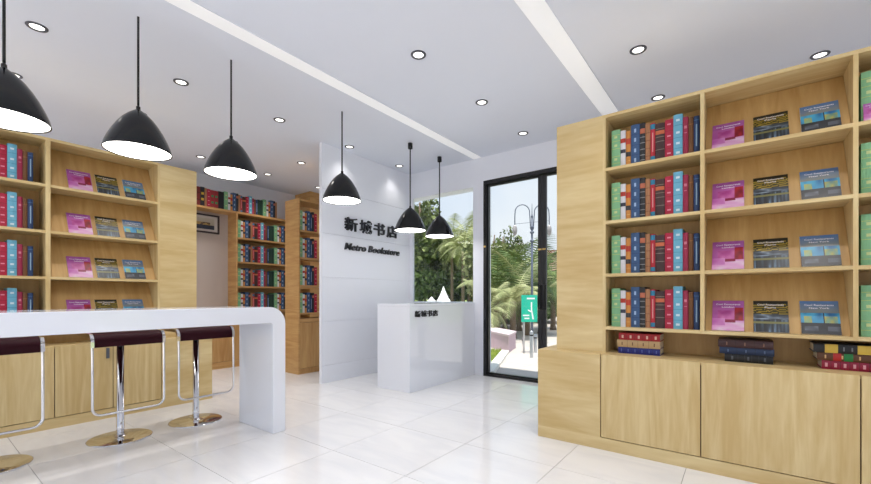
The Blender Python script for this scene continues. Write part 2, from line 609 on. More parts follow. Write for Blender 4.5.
def book_meshes(kind):
    if kind in BOOKMESH: return BOOKMESH[kind]
    nm, col, w, h, det = KINDS[kind]
    cov = cover_mb(w, h, BOOK_D).mesh('cover', cmat(col), fix=True)
    pg = MB().box(-w / 2 + .0032, w / 2 - .0032, .005, BOOK_D - .005, .004, h - .004).mesh('page_block', PAGES)
    labels = [patch_mb(w, z0 * h, z1 * h, fr_).mesh('spine_label', cmat(c), fix=True) for c, z0, z1, fr_ in det]
    # one-piece version for far shelves
    mb = cover_mb(w, h, BOOK_D)
    mats = [cmat(col), PAGES]
    s0 = MB().box(-w / 2 + .0032, w / 2 - .0032, .005, BOOK_D - .005, .004, h - .004, 1)
    n = len(mb.v); mb.v += s0.v; mb.f += [tuple(q + n for q in f) for f in s0.f]; mb.mi += s0.mi; mb.sm += s0.sm
    for c, z0, z1, fr_ in det:
        if z1 - z0 < .03: continue
        if cmat(c) not in mats: mats.append(cmat(c))
        p = patch_mb(w, z0 * h, z1 * h, fr_)
        n = len(mb.v); mb.v += p.v; mb.f += [tuple(q + n for q in f) for f in p.f]
        mb.mi += [mats.index(cmat(c))] * len(p.f); mb.sm += p.sm
    far = mb.mesh('book', mats, fix=True)
    BOOKMESH[kind] = (cov, pg, labels, far)
    return BOOKMESH[kind]


def place_book(kind, loc, rotz, where, group, far=False):
    cov, pg, labels, farme = book_meshes(kind)
    lab = KINDS[kind][0] + ' ' + where
    if far:
        return tag(link('book', farme, None, loc, (0, 0, rotz)), lab, 'book', group)
    b = thing('book', lab, 'book', loc, (0, 0, rotz), group)
    link('cover', cov, b); link('page_block', pg, b)
    for m in labels: link('spine_label', m, b)
    return b


# ------------------------------------------------------------------ magazines

def fnoise(x, y, s=1):
    v = math.sin(x * 12.9898 * s + y * 78.233) * 43758.5453
    return v - math.floor(v)


def vnoise(x, y):
    xi, yi = math.floor(x), math.floor(y)
    fx, fy = x - xi, y - yi
    a, b, c, d = fnoise(xi, yi), fnoise(xi + 1, yi), fnoise(xi, yi + 1), fnoise(xi + 1, yi + 1)
    return (a * (1 - fx) + b * fx) * (1 - fy) + (c * (1 - fx) + d * fx) * fy


def mixc(a, b, t):
    t = max(0, min(1, t))
    return tuple(p + (q - p) * t for p, q in zip(a, b))


def pic_pink(u, v):
    n = vnoise(u * 9, v * 7)
    c = mixc((168, 58, 148), (214, 120, 196), v)
    if v > .78: return mixc((176, 80, 170), (196, 110, 190), n)
    if .3 < v < .68 and .18 < u < .72: c = mixc((176, 50, 140), (226, 130, 190), n)
    if .28 < v < .80 and .72 < u < .97: c = mixc((120, 12, 40), (206, 40, 50), n)
    if v < .34: c = mixc((236, 150, 214), (250, 226, 240), vnoise(u * 4, v * 12))
    if .16 < v < .40 and u < .42: c = mixc((200, 90, 180), (236, 170, 220), n)
    if .26 < v < .36 and .42 < u < .74: c = (150, 20, 70)
    return c


def pic_dark(u, v):
    n = vnoise(u * 14, v * 10)
    if v > .90: return (24, 26, 22)
    if v > .56:
        k = (v * 17 + u * 1.6 + .6 * n) % 1
        return mixc((26, 28, 20), (176, 150, 44), 1 if k > .55 else .1 + .2 * n)
    if v > .40: return mixc((40, 48, 60), (150, 170, 190), vnoise(u * 7, v * 24) ** 2 * 1.2)
    if .26 < v < .32: return (132, 130, 70)
    k = vnoise(u * 22, v * 2)
    return mixc((14, 20, 28), (120, 150, 175), k ** 3 * 1.4)


def pic_blue(u, v):
    n = vnoise(u * 10, v * 8)
    if v > .62: return mixc((150, 150, 140), (92, 136, 196), (v - .62) / .38 + .25 * (n - .5))
    if v > .34:
        k = vnoise(u * 8 + 3, v * 5)
        c = mixc((24, 96, 160), (80, 190, 232), k * 1.3)
        if (.08 < u < .28 or .62 < u < .95) and v < .52: c = mixc(c, (226, 196, 70), .25 + .75 * n)
        if abs(u - .6) < .02: c = (20, 40, 60)
        return c
    if .10 < v < .24 and (u < .45 and u > .1 or u > .68): return mixc((40, 46, 56), (150, 160, 176), n * .9)
    return mixc((28, 32, 40), (56, 60, 68), n)


def pic_frame(u, v):
    n = vnoise(u * 12, v * 9)
    if v < .35: return mixc((44, 52, 72), (70, 80, 100), n)
    if .38 < v < .62 and .2 < u < .85: return mixc((206, 176, 110), (120, 100, 80), 1 if n > .6 else 0)
    return mixc((190, 180, 160), (226, 220, 206), v)


def picture_mesh(name, w, h, fn, nx=34, ny=30, y=0.0):
    vts, fcs, cols = [], [], []
    for j in range(ny + 1):
        for i in range(nx + 1):
            vts.append((-w / 2 + w * i / nx, y, h * j / ny))
    for j in range(ny):
        for i in range(nx):
            a = j * (nx + 1) + i
            fcs.append((a, a + 1, a + nx + 2, a + nx + 1))
            cols.append(tuple(.72 * q for q in lin(*fn((i + .5) / nx, (j + .5) / ny))[:3]) + (1.0,))
    me = bpy.data.meshes.new(name)
    me.from_pydata(vts, [], fcs)
    ca = me.color_attributes.new('print', 'FLOAT_COLOR', 'CORNER')
    flat = []
    for c in cols: flat += list(c) * 4
    ca.data.foreach_set('color', flat)
    me.materials.append(PRINT)
    return me


MW, MH = .168, .222
WHITEINK = plain('white_ink', (236, 232, 238), 0.5)
MAGBODY = MB().box(-MW / 2, MW / 2, .0005, .009, 0, MH).mesh('page_block', PAGES)
MAGS = {}
for key, fn, city in (('pink', pic_pink, 'London'), ('dark', pic_dark, 'Paris'), ('blue', pic_blue, 'New York')):
    cov = picture_mesh('cover', MW, MH, fn)
    t1 = fit_mesh(text_mesh('Cool Restaurants', .02, .0004, WHITEINK, .0003), .128, .012)
    t2 = fit_mesh(text_mesh(city, .02, .0004, WHITEINK, .0003), .011 * len(city), .011)
    MAGS[key] = (cov, t1, t2, .011 * len(city))
MAGNAME = {'pink': 'magenta magazine with a pink lounge cover', 'dark': 'dark magazine with yellow striped cover',
           'blue': 'blue magazine with a lit facade cover'}
TILT = -R(31.3)


def place_mag(key, loc, rotz, where, group, tilt=TILT):
    cov, t1, t2, w2 = MAGS[key]
    loc = (loc[0], loc[1], loc[2] + .009 * math.sin(-tilt))      # rest the lower back edge on the shelf
    m = thing('magazine', MAGNAME[key] + ' ' + where, 'magazine', loc, (tilt, 0, rotz), group)
    link('page_block', MAGBODY, m)
    c = link('cover', cov, m)
    link('title_line', t1, c, (-.064, -.0006, MH - .034), (R(90), 0, 0))
    link('title_line', t2, c, (-w2 / 2, -.0006, MH - .054), (R(90), 0, 0))
    return m


# ------------------------------------------------------------------ the two display bookcases
SHELF_TOPS = [.881, 1.273, 1.665, 2.057]
SHELFNAME = ['on the lowest shelf', 'on the third shelf', 'on the second shelf', 'on the top shelf']   # counted from the top, indexed from the bottom
TH = .022
TOPZ = 2.453
DEP = .285                                   # depth of the upper unit
BF = -.108                                   # front of the base, ahead of the upper front


class Unit:
    def __init__(self, name, label, loc, rotz, mid):
        self.m = mid
        c, s = math.cos(rotz), math.sin(rotz)
        self.rz = rotz
        self.root = thing(name, label, 'bookcase', (loc[0] + c * mid, loc[1] + s * mid, 0), (0, 0, rotz))
        self.loc = loc

    def box(self, name, x0, x1, y0, y1, z0, z1, mat, parent=None, bevel=None):
        return box_obj(name, parent or self.root, x0 - self.m, x1 - self.m, y0, y1, z0, z1, mat, bevel)

    def mesh(self, name, mb, mat, parent=None):
        mb.shift(-self.m, 0, 0)
        return link(name, mb.mesh(name, mat, fix=True), parent or self.root)

    def w(self, x, y, z):
        c, s = math.cos(self.rz), math.sin(self.rz)
        return (self.loc[0] + c * x - s * y, self.loc[1] + s * x + c * y, z)


def display_unit(label, loc, rotz, ends, bays, base, doors, handles=()):
    """ends: solid blocks (x0, x1); bays: (kind, x0, x1); base: (x0, x1); doors: x joints"""
    xa = min([e[0] for e in ends]); xb = max([e[1] for e in ends])
    U = Unit('display_bookcase', label, loc, rotz, (base[0] + base[1]) / 2)
    zb = .686
    for e in ends:
        U.box('end_panel', e[0], e[1], 0, DEP, zb, TOPZ, W_H, bevel=.0015)
    ix0 = ends[0][1]; ix1 = ends[-1][0]
    U.box('top_board', ix0, ix1, 0, DEP, TOPZ - TH, TOPZ, W_S)
    U.box('back_board', ix0, ix1, DEP - .012, DEP, zb, TOPZ - TH, W_B)
    # uprights: thin edge boards and dividers
    walls = [ix0]
    for k in range(len(bays) - 1): walls.append((bays[k][2] + bays[k + 1][1]) / 2)
    ups = [(ix0, bays[0][1])] + [(bays[k][2], bays[k + 1][1]) for k in range(len(bays) - 1)] + [(bays[-1][2], ix1)]
    for k, (a, b_) in enumerate(ups):
        edge = k == 0 or k == len(ups) - 1
        U.box('upright', a, b_, 0, DEP - .012, zb if edge else .859, TOPZ - TH, W_V)
    for kind, a, b_ in bays:
        for q in range(4):
            U.box('shelf', a, b_, 0.001, DEP - .012, SHELF_TOPS[q] - TH, SHELF_TOPS[q], W_S)
            if kind == 'mag':
                z0 = SHELF_TOPS[q]; z1 = (SHELF_TOPS[q + 1] - TH if q < 3 else TOPZ - TH)
                h = z1 - z0 - .002
                mb = MB().prism([(.044, z0 + .0005), (.056, z0 + .0005), (DEP - .0125, z1 - .0025), (DEP - .0245, z1 - .0025)], a + .001, b_ - .001, 'x')
                U.mesh('slanted_display_board', mb, W_B)
    # base
    U.box('base_top', base[0], base[1], BF + .019, DEP, zb - .02, zb, W_S)
    U.box('base_carcass', base[0] + .002, base[1] - .002, BF + .019, DEP, .0, zb - .0205, GAP)
    U.box('plinth', base[0], base[1], BF, BF + .0185, 0, .085, W_H)
    edges = [base[0]] + doors + [base[1]]
    for k in range(len(edges) - 1):
        a, b_ = edges[k], edges[k + 1]
        solid = (k == 0 and doors[0] - base[0] > .4) or (k == len(edges) - 2 and base[1] - doors[-1] > .4)
        nm = 'base_end_panel' if solid else 'door'
        d = U.box(nm, a + (.003 if k else 0), b_ - (.003 if k < len(edges) - 2 else 0), BF, BF + .0185, .085 if solid else .091, zb, W_H if solid else W_V, bevel=.001)
        for hx in handles:
            if a < hx < b_:
                U.box('handle', hx - .011, hx + .011, BF - .02, BF - .0005, .545, .64, HANDLE, parent=d, bevel=.002)
    return U


DOORCASE = 'beside the glass door'
BARCASE = 'behind the bar'
UR = display_unit('tall light wood display bookcase with low doors, beside the glass door', (0, 3.152, 0), 0,
                  [(-1.172, -.822), (1.12, 1.47)],
                  [('book', -.802, -.213), ('mag', -.190, .491), ('book', .512, 1.10)],
                  (-1.284, 1.58), [-.809, -.203, .503, 1.10])
UL = display_unit('tall light wood display bookcase behind the white bar counter', (-4.69, 0, 0), R(90),
                  [(-.23, .11), (1.576, 1.921)],
                  [('book', .130, .733), ('mag', .763, 1.556)],
                  (-.34, 2.033), [-.02, .376, .771, 1.166, 1.551], handles=(.335, .417, 1.125, 1.207))

def fill_row(U, x, kinds, z, y, where, group, gap=.0015, far=False, xmax=None):
    n = 0
    for k in kinds:
        w = KINDS[k][2]
        if xmax is not None and x + w > xmax: break
        place_book(k, U.w(x + w / 2, y + .0045, z), U.rz, where, group, far)
        x += w + gap
        n += 1
    return x


for q in range(4):
    g = SHELFNAME[q] + ' '
    fill_row(UR, -.772, list(range(13)), SHELF_TOPS[q], .048, SHELFNAME[q] + ', bay next to the glass door', 'books on the bookcase beside the door', gap=.002)
    fill_row(UR, .530, [0, 1, 2, 3, 4, 5], SHELF_TOPS[q], .048, SHELFNAME[q] + ', bay beyond the door-side magazines', 'books on the bookcase beside the door')
    fill_row(UL, .342, [5, 6, 7, 8, 9, 10, 11, 12], SHELF_TOPS[q], .05, g + BARCASE, 'books on the bookcase behind the bar', gap=.002)
    for key, x in (('pink', -.068), ('dark', .146), ('blue', .368)):
        place_mag(key, UR.w(x, .032, SHELF_TOPS[q]), UR.rz, g + DOORCASE, 'magazines beside the door')
    for key, x in (('pink', .972), ('dark', 1.172), ('blue', 1.384)):
        place_mag(key, UL.w(x, .032, SHELF_TOPS[q]), UL.rz, g + BARCASE, 'magazines behind the bar')
sm = place_mag('pink', UR.w(.574, .022, SHELF_TOPS[3]), 0, '', 'magazines beside the door', tilt=-R(9))
sm['label'] = 'small magenta booklet leaning on green book, top shelf beyond the magazines'
sm.scale = (.46, .46, .46)

# lying stacks on the base top
def lying_book(x0, x1, y, z, t, col, labels, lab):
    L = x1 - x0
    b = thing('book', lab, 'book', ((x0 + x1) / 2, y, z), (0, 0, 0), 'books stacked on the low cabinet')
    mb = cover_mb(t, L, BOOK_D)
    mb.v = [(zz - L / 2, yy, xx + t / 2) for xx, yy, zz in mb.v]
    link('cover', mb.mesh('cover', cmat(col), fix=True), b)
    box_obj('page_block', b, -L / 2 + .004, L / 2 - .004, .005, BOOK_D - .005, .0032, t - .0032, PAGES)
    for c, u0, u1 in labels:
        p = patch_mb(t, u0 * L, u1 * L, .45 if .01 < u1 - u0 < .06 else 1.0)
        p.v = [(zz - L / 2, yy, xx + t / 2) for xx, yy, zz in p.v]
        link('spine_label', p.mesh('spine_label', cmat(c), fix=True), b)


ZB = .686
gold = (232, 190, 130)
ribs = lambda c, n, w=.012: [(c, (k + .5) / n - w, (k + .5) / n + w) for k in range(n)]
cut = lambda c, n: [(c, k / n - .004, k / n + .004) for k in range(1, n)]
YS = 3.152 + .05
lying_book(-.726, -.452, YS + .004, ZB, .047, (26, 38, 130), cut((16, 22, 80), 6) + ribs((90, 104, 180), 6), 'blue book at the bottom of the red, tan and blue stack')
lying_book(-.733, -.452, YS, ZB + .0472, .052, (206, 172, 122), cut((150, 112, 70), 4) + ribs((120, 84, 52), 4), 'tan book in the middle of the red, tan and blue stack')
lying_book(-.722, -.452, YS + .003, ZB + .0994, .050, (178, 22, 34), cut((110, 8, 20), 5) + ribs((240, 200, 180), 5, .022), 'red book on top of the red, tan and blue stack')
lying_book(-.085, .158, YS + .012, ZB, .050, (16, 16, 20), cut((60, 62, 66), 7) + ribs((96, 100, 108), 3, .02), 'black book at the bottom of the dark stack')
lying_book(-.112, .162, YS + .004, ZB + .0502, .042, (22, 46, 84), cut((12, 26, 50), 6) + ribs((90, 110, 150), 3), 'dark blue book in the middle of the dark stack')
lying_book(-.119, .158, YS, ZB + .0924, .048, (66, 34, 36), cut((36, 16, 18), 6) + ribs((150, 110, 90), 3), 'dark brown book on top of the dark stack')
lying_book(.372, .640, YS + .010, ZB, .050, (158, 16, 58), cut((100, 6, 34), 7) + ribs((236, 170, 180), 7, .02), 'crimson book at the bottom of the yellow banded stack')
lying_book(.352, .630, YS + .004, ZB + .0502, .044, (96, 56, 26), [((190, 34, 30), .24, .36), ((24, 130, 62), .40, .53)] + ribs(gold, 4), 'brown book with red and green labels, middle of the yellow banded stack')
lying_book(.336, .636, YS, ZB + .0944, .050, (24, 25, 30), [((226, 190, 72), .16, .34), ((226, 190, 72), .60, .78), ((120, 122, 128), .41, .43), ((120, 122, 128), .52, .54)], 'black book with yellow bands on top of the yellow banded stack')

# ------------------------------------------------------------------ far wall bookcase with picture niche
C = Unit('wall_bookcase', 'far wall bookcase with open picture niche and full shelves', (-6.36, 0, 0), R(90), 3.3)
CY0, CY1, CD = 1.6, 4.56, .285
C.box('bridge_shelf', CY0, CY1, 0, CD, 2.425, 2.455, W_D)
C.box('upright', 3.188, 3.212, 0, CD, .69, 2.425, W_D)
C.box('upright', CY0, CY0 + .024, 0, CD, .69, 2.425, W_D)
C.box('back_board', 3.212, CY1, CD - .012, CD, .69, 2.425, W_D)
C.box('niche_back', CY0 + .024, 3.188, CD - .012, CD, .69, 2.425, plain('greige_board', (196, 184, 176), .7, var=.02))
for z in (.885, 1.275, 1.665, 2.05):
    C.box('shelf', 3.212, CY1, .002, CD - .012, z - .024, z, W_D)
C.box('base_top', CY0, CY1, 0, CD, .668, .69, W_D)
C.box('base_carcass', CY0, CY1, .019, CD, 0, .668, GAP)
C.box('plinth', CY0, CY1, 0, .0185, 0, .10, W_D)
e = [CY0, 2.1, 2.6, 3.06, 3.55, 4.05, CY1]
for k in range(6): C.box('door', e[k] + .002, e[k + 1] - .002, 0, .0185, .105, .668, W_DV)
C.box('column_panel', CY1, YB - .003, .0, .475, 0, HC - .003, W_D)
SEQ = [0, 1, 2, 3, 4, 5, 6, 7, 8, 9, 10, 11, 12, 13, 13, 0, 1, 2, 3, 4, 5]
CW = 'shelf of the far wall bookcase'
for nm, z in (('on the lowest', .885), ('on the third', 1.275), ('on the second', 1.665), ('on the upper', 2.05)):
    fill_row(C, 3.216, SEQ, z, .03, nm + ' ' + CW, 'books on the far wall bookcase', far=True, xmax=4.25)
fill_row(C, 2.50, [8, 14, 15, 14, 5, 8, 16, 16, 17, 0] + SEQ[1:], 2.455, .03, 'on top of the far wall bookcase', 'books on the far wall bookcase', far=True, xmax=4.5)

# framed picture in the niche
pf = thing('framed_picture', 'framed picture with dark frame hanging in the bookcase niche', 'picture', (-6.36 - .273, 2.785, 2.095), (0, 0, R(90)))
fw, fh = .52, .29
fm = MB()
fm.box(-fw / 2, fw / 2, -.025, -.001, 0, .025).box(-fw / 2, fw / 2, -.025, -.001, fh - .025, fh)
fm.box(-fw / 2, -fw / 2 + .025, -.025, -.001, .025, fh - .025).box(fw / 2 - .025, fw / 2, -.025, -.001, .025, fh - .025)
link('frame', fm.mesh('frame', plain('dark_picture_frame', (58, 52, 56), .5)), pf)
box_obj('mat_board', pf, -fw / 2 + .025, fw / 2 - .025, -.012, -.002, .025, fh - .025, plain('mat_board', (206, 200, 196), .8))
pm = picture_mesh('print', fw - .15, fh - .12, pic_frame, 30, 16)
link('print', pm, pf, (0, -.0125, .06))

# ------------------------------------------------------------------ narrow open-backed bookcase beside the partition
D = Unit('open_bookcase', 'narrow open-backed bookcase standing behind the edge of the white partition', (-4.992, 0, 0), R(90), 3.7)
DY0, DY1, DD = 3.385, 4.15, .33
D.box('side_panel', DY0, DY0 + .024, 0, DD, 0, 2.50, W_D)
D.box('side_panel', DY1 - .024, DY1, 0, DD, 0, 2.50, W_D)
D.box('top_board', DY0 + .024, DY1 - .024, 0, DD, 2.476, 2.50, W_D)
for z in (.873, 1.27, 1.668, 2.058):
    D.box('shelf', DY0 + .024, DY1 - .024, 0.001, DD, z - .022, z, W_D)
D.box('base_top', DY0 + .024, DY1 - .024, 0.0, DD, .735, .79, W_D)
D.box('base_carcass', DY0 + .024, DY1 - .024, .02, DD, 0, .732, GAP)
D.box('plinth', DY0 + .024, DY1 - .024, .004, .0195, 0, .075, W_DV)
D.box('door', DY0 + .026, 3.60, .003, .0195, .08, .73, W_DV)
D.box('door', 3.604, DY1 - .026, .003, .0195, .08, .73, W_DV)
for nm, z in (('on the lowest', .873), ('on the third', 1.27), ('on the second', 1.668), ('on the top', 2.058)):
    fill_row(D, DY0 + .03, [0, 1, 2, 3, 12, 4, 8], z, .03, nm + ' shelf of the narrow open bookcase', 'books on the narrow open bookcase', far=True)

# ------------------------------------------------------------------ bar counter (one bent slab with waterfall legs)
BX0, BX1, BY0, BY1, BTOP, BT = -3.532, -2.995, -.95, 1.908, 1.019, .127
LT = .112
RO = .135


def arc(cy, cz, r, a0, a1, n=8):
    return [(cy + r * math.cos(R(a0 + (a1 - a0) * k / n)), cz + r * math.sin(R(a0 + (a1 - a0) * k / n))) for k in range(n + 1)]


prof = [(BY1 - LT, 0), (BY1, 0)] + arc(BY1 - RO, BTOP - RO, RO, 0, 90) + arc(BY0 + RO, BTOP - RO, RO, 90, 180) + [(BY0, 0), (BY0 + LT, 0)]
ri = .02
prof += arc(BY0 + LT + ri, BTOP - BT - ri, ri, 180, 90, 4) + arc(BY1 - LT - ri, BTOP - BT - ri, ri, 90, 0, 4)
bar_me = MB().prism(prof, BX0, BX1, 'x').mesh('bar_counter', LACQ, fix=True)
bar = tag(link('bar_counter', bar_me), 'long white gloss bar counter with rounded waterfall leg', 'counter')
bmod = bar.modifiers.new('bevel', 'BEVEL'); bmod.width = .004; bmod.segments = 2; bmod.limit_method = 'ANGLE'; bmod.angle_limit = R(50)

# ------------------------------------------------------------------ bar stools
SW, SZ = .221, .835                          # half width of the seat, seat height


def make_stool(y, label):
    s = thing('bar_stool', label, 'stool', (-3.868, y, 0), (0, 0, 0), 'bar stools at the counter')
    base = MB().lathe([(.001, 0.0), (.205, 0.0), (.208, .004), (.200, .009), (.06, .014), (.034, .022), (.030, .03), (.001, .03)], 48).mesh('base_plate', CHROME, fix=True)
    link('base_plate', base, s)
    link('pole', MB().lathe([(.027, .028), (.027, .10), (.025, .102), (.025, .775)], 20, caps=True).mesh('pole', CHROME, fix=True), s)
    link('lift_housing', MB().lathe([(.03, .745), (.045, .76), (.05, .79), (.05, .80)], 20, caps=True).mesh('lift_housing', BLACKM, fix=True), s)
    link('lift_lever', MB().tube([(0.02, .03, .775), (.04, .12, .765), (.05, .17, .75)], .005, 8).mesh('lift_lever', CHROME), s)
    # seat slab with the front edge rolled down
    top = [(-.20, SZ + .012), (-.15, SZ + .002)] + [(-.1 + .05 * k, SZ - .002 + .001 * k) for k in range(5)] + arc(.165, SZ - .062, .064, 80, 5, 6) + [(.230, SZ - .095)]
    n = len(top)
    bot = []
    for k in range(n):
        a = Vector(top[max(0, k - 1)]); b = Vector(top[min(n - 1, k + 1)])
        t = (b - a).normalized()
        nn = Vector((t.y, -t.x))
        bot.append(tuple(Vector(top[k]) + nn * .022))
    seat = MB().prism(top + bot[::-1], -SW + .012, SW - .012, 'y', smooth=False).mesh('seat', LEATHER, fix=True)
    link('seat', seat, s)
    # chrome frame: along both seat sides, down the front and across as footrest
    mid = [((a[0] + b[0]) / 2, (a[1] + b[1]) / 2) for a, b in zip(top, bot)]
    fz, fx, rc = .255, .226, .055
    side = [(p, -SW, q) for p, q in mid] + [(fx, -SW, .60), (fx, -SW, fz + rc)]
    for k in range(1, 7):
        a = R(15 * k)
        side.append((fx, -SW + rc - rc * math.cos(a), fz + rc - rc * math.sin(a)))
    other = [(p, -q, r_) for p, q, r_ in side][::-1]
    link('footrest_frame', MB().tube(side + other, .0085, 10).mesh('footrest_frame', CHROME), s)
    for sg in (-1, 1):
        band = MB().prism([(p, q + .002) for p, q in top] + [(p, q - .002) for p, q in bot][::-1], sg * SW - .010, sg * SW + .010, 'y').mesh('seat_edge_band', CHROME, fix=True)
        link('seat_edge_band', band, s)
    return s


for y, lb in ((.335, 'maroon bar stool with chrome loop at the far end from the waterfall leg'),
              (1.030, 'maroon bar stool with chrome loop in the middle of the row'),
              (1.578, 'maroon bar stool with chrome loop next to the waterfall leg')):
    make_stool(y, lb)

# ------------------------------------------------------------------ reception desk
KX0, KX1, KY0, KY1, KZ = -3.535, -3.02, 3.50, YB - .003, 1.02
desk = thing('reception_desk', 'white gloss reception desk under the window beside the partition', 'desk', ((KX0 + KX1) / 2, (KY0 + KY1) / 2, 0))
mx_, my_ = (KX0 + KX1) / 2, (KY0 + KY1) / 2
box_obj('worktop', desk, KX0 - mx_, KX1 - mx_, KY0 - my_, KY1 - my_, KZ - .03, KZ, LACQ, .002)
box_obj('front_panel', desk, KX1 - mx_ - .03, KX1 - mx_, KY0 - my_, KY1 - my_, 0, KZ - .0305, LACQ)
box_obj('end_panel', desk, KX0 - mx_, KX1 - mx_ - .031, KY0 - my_, KY0 - my_ + .03, 0, KZ - .0305, LACQ)
box_obj('inner_shelf', desk, KX0 - mx_ + .02, KX1 - mx_ - .031, KY0 - my_ + .031, KY1 - my_, .45, .475, LACQ)
CN = '\u65b0\u57ce\u4e66\u5e97'
dy = (4.043 - 3.587) / 4
for k, ch in enumerate(CN):
    me = fit_mesh(text_mesh(ch, .1, .012, LETTER, .0018), dy * .90, .075)
    link('letter', me, desk, (KX1 - mx_ + .0065, 3.587 + k * dy - my_, .864), (R(90), 0, R(90)))

# ------------------------------------------------------------------ wall sign
sg1 = thing('chinese_sign', 'black raised Chinese characters on the white partition', 'sign', (PXF + .012, 3.55, 1.995), (R(90), 0, R(90)))
pw = (4.622 - 3.55) / 4
for k, ch in enumerate(CN):
    me = fit_mesh(text_mesh(ch, .2, .022, LETTER, .0032), pw * .84, .185)
    link('letter', me, sg1, (k * pw + .02, 0, 0))
sg2 = thing('english_sign', 'black raised lettering Metro Bookstore on the white partition', 'sign', (PXF + .012, 3.56, 1.738), (R(90), 0, R(90)))
txt = 'Metro Bookstore'
full = text_mesh(txt, .13, .022, LETTER, .0022, .22)
fw_ = max(v.co.x for v in full.vertices) - min(v.co.x for v in full.vertices)
x = 0.0
sc = 1.08 / fw_
for k, ch in enumerate(txt):
    pre = text_mesh(txt[:k + 1].replace(' ', '\u00a0'), .13, .022, LETTER, .0022, .22)
    if ch == ' ': continue
    me = text_mesh(ch, .13, .022, LETTER, .0022, .22)
    xr = max(v.co.x for v in pre.vertices); xl = max(v.co.x for v in me.vertices)
    for v in me.vertices:
        v.co.x = (v.co.x + (xr - xl)) * sc
    link('letter', me, sg2)

# ------------------------------------------------------------------ pendant lamps
SHP = [(.012, .300), (.016, .292), (.030, .282), (.060, .258), (.092, .224), (.122, .182), (.150, .134), (.174, .084), (.191, .040), (.200, .004), (.200, 0)]
shade_me = MB().lathe(SHP + [(.196, 0)] + [(r - .005, z - .004) for r, z in SHP[-2:1:-1]], 48).mesh('shade', BLACKM, fix=True)
diff_me = MB().lathe([(.1945, .006), (.12, .006), (.001, .006)], 40).mesh('diffuser', LAMPW, fix=True)
nip_me = MB().lathe([(.013, .296), (.013, .315), (.007, .32), (.007, .33)], 16, caps=True).mesh('cap', BLACKM, fix=True)
for (y, z, cup, lb) in ((.352, 2.115, False, 'black bell pendant lamp above the bar, farthest from the waterfall leg'),
                        (.997, 2.115, False, 'black bell pendant lamp above the middle of the bar counter'),
                        (1.642, 2.115, False, 'black bell pendant lamp above the waterfall leg of the bar'),
                        (2.806, 2.115, False, 'black bell pendant lamp hanging between bar and reception desk'),
                        (3.909, 1.945, True, 'black bell pendant lamp above the reception desk near the wall sign'),
                        (4.536, 1.945, True, 'black bell pendant lamp above the reception desk nearest the window')):
    p = thing('pendant_lamp', lb, 'pendant lamp', (-3.362, y, z), (0, 0, 0), 'black pendant lamps')
    link('shade', shade_me, p); link('diffuser', diff_me, p); link('cap', nip_me, p)
    link('rod', MB().tube([(0, 0, .325), (0, 0, HC - z - .001)], .0075 if not cup else .008, 8).mesh('rod', BLACKM), p)
    if cup:
        link('ceiling_cup', MB().lathe([(.012, HC - z - .075), (.03, HC - z - .07), (.03, HC - z - .001)], 20, caps=True).mesh('ceiling_cup', BLACKM, fix=True), p)

# ------------------------------------------------------------------ outside
GZ = -.03
rnd = random.Random(7)
GRASS = plain('lawn_grass', (122, 140, 60), .9, var=.35, scale=3)
PAVE = plain('pale_paving', (188, 179, 172), .8, var=.06, scale=4)
KERB = plain('kerb_stone', (226, 222, 214), .8)
PLANT = plain('planter_wall', (196, 170, 178), .8, var=.1)
BARK = plain('bark', (112, 96, 78), .9, var=.25, scale=14)
L1 = leafmat('leaf_mid', (62, 80, 46), (134, 144, 90))
L2 = leafmat('leaf_dark', (44, 66, 40), (104, 124, 72))
L3 = leafmat('leaf_pale', (96, 112, 70), (168, 172, 122))
FR1 = leafmat('frond_green', (68, 94, 54), (124, 140, 82))
FR2 = leafmat('frond_pale', (132, 142, 92), (186, 186, 142))
TENT = plain('white_tent_cloth', (246, 246, 248), .7, var=.01)
LAMPP = plain('lamp_post_paint', (92, 100, 118), .5)
SIGNG = plain('turquoise_sign', (32, 190, 160), .4)
SIGNW = plain('sign_white', (240, 244, 244), .4)
STEEL = plain('brushed_steel', (190, 192, 196), .3, metal=.8)

ground = struct('ground', MB().box(-160, 60, -60, 170, GZ - .3, GZ - .02).mesh('ground', GRASS))
pv = MB().box(-14, 4, YB + .2, 30, GZ - .02, GZ - .012).mesh('pavement', plain('paving_joint', (170, 160, 152), .9))
pavement = struct('pavement', pv)
slab = MB().box(-.298, .298, -.298, .298, -.012, 0).mesh('paving_slab', PAVE)
for i in range(12):
    for j in range(13):
        c = (-7.6 + i * .6 + .3, YB + .2 + j * .6 + .3, GZ)
        link('paving_slab', slab, pavement, c)
bounce_plaza = struct('bounce_plaza', MB().box(-40, 40, -45, YF - .2, GZ - .02, GZ - .005).box(XR + .2, 40, YF - .2, YB + .2, GZ - .02, GZ - .005).mesh('bounce_plaza', plain('bounce_plaza_paving', (224, 217, 210), .8, var=.04, scale=2)))  # unseen pale paving, added to bounce sunlight into the room

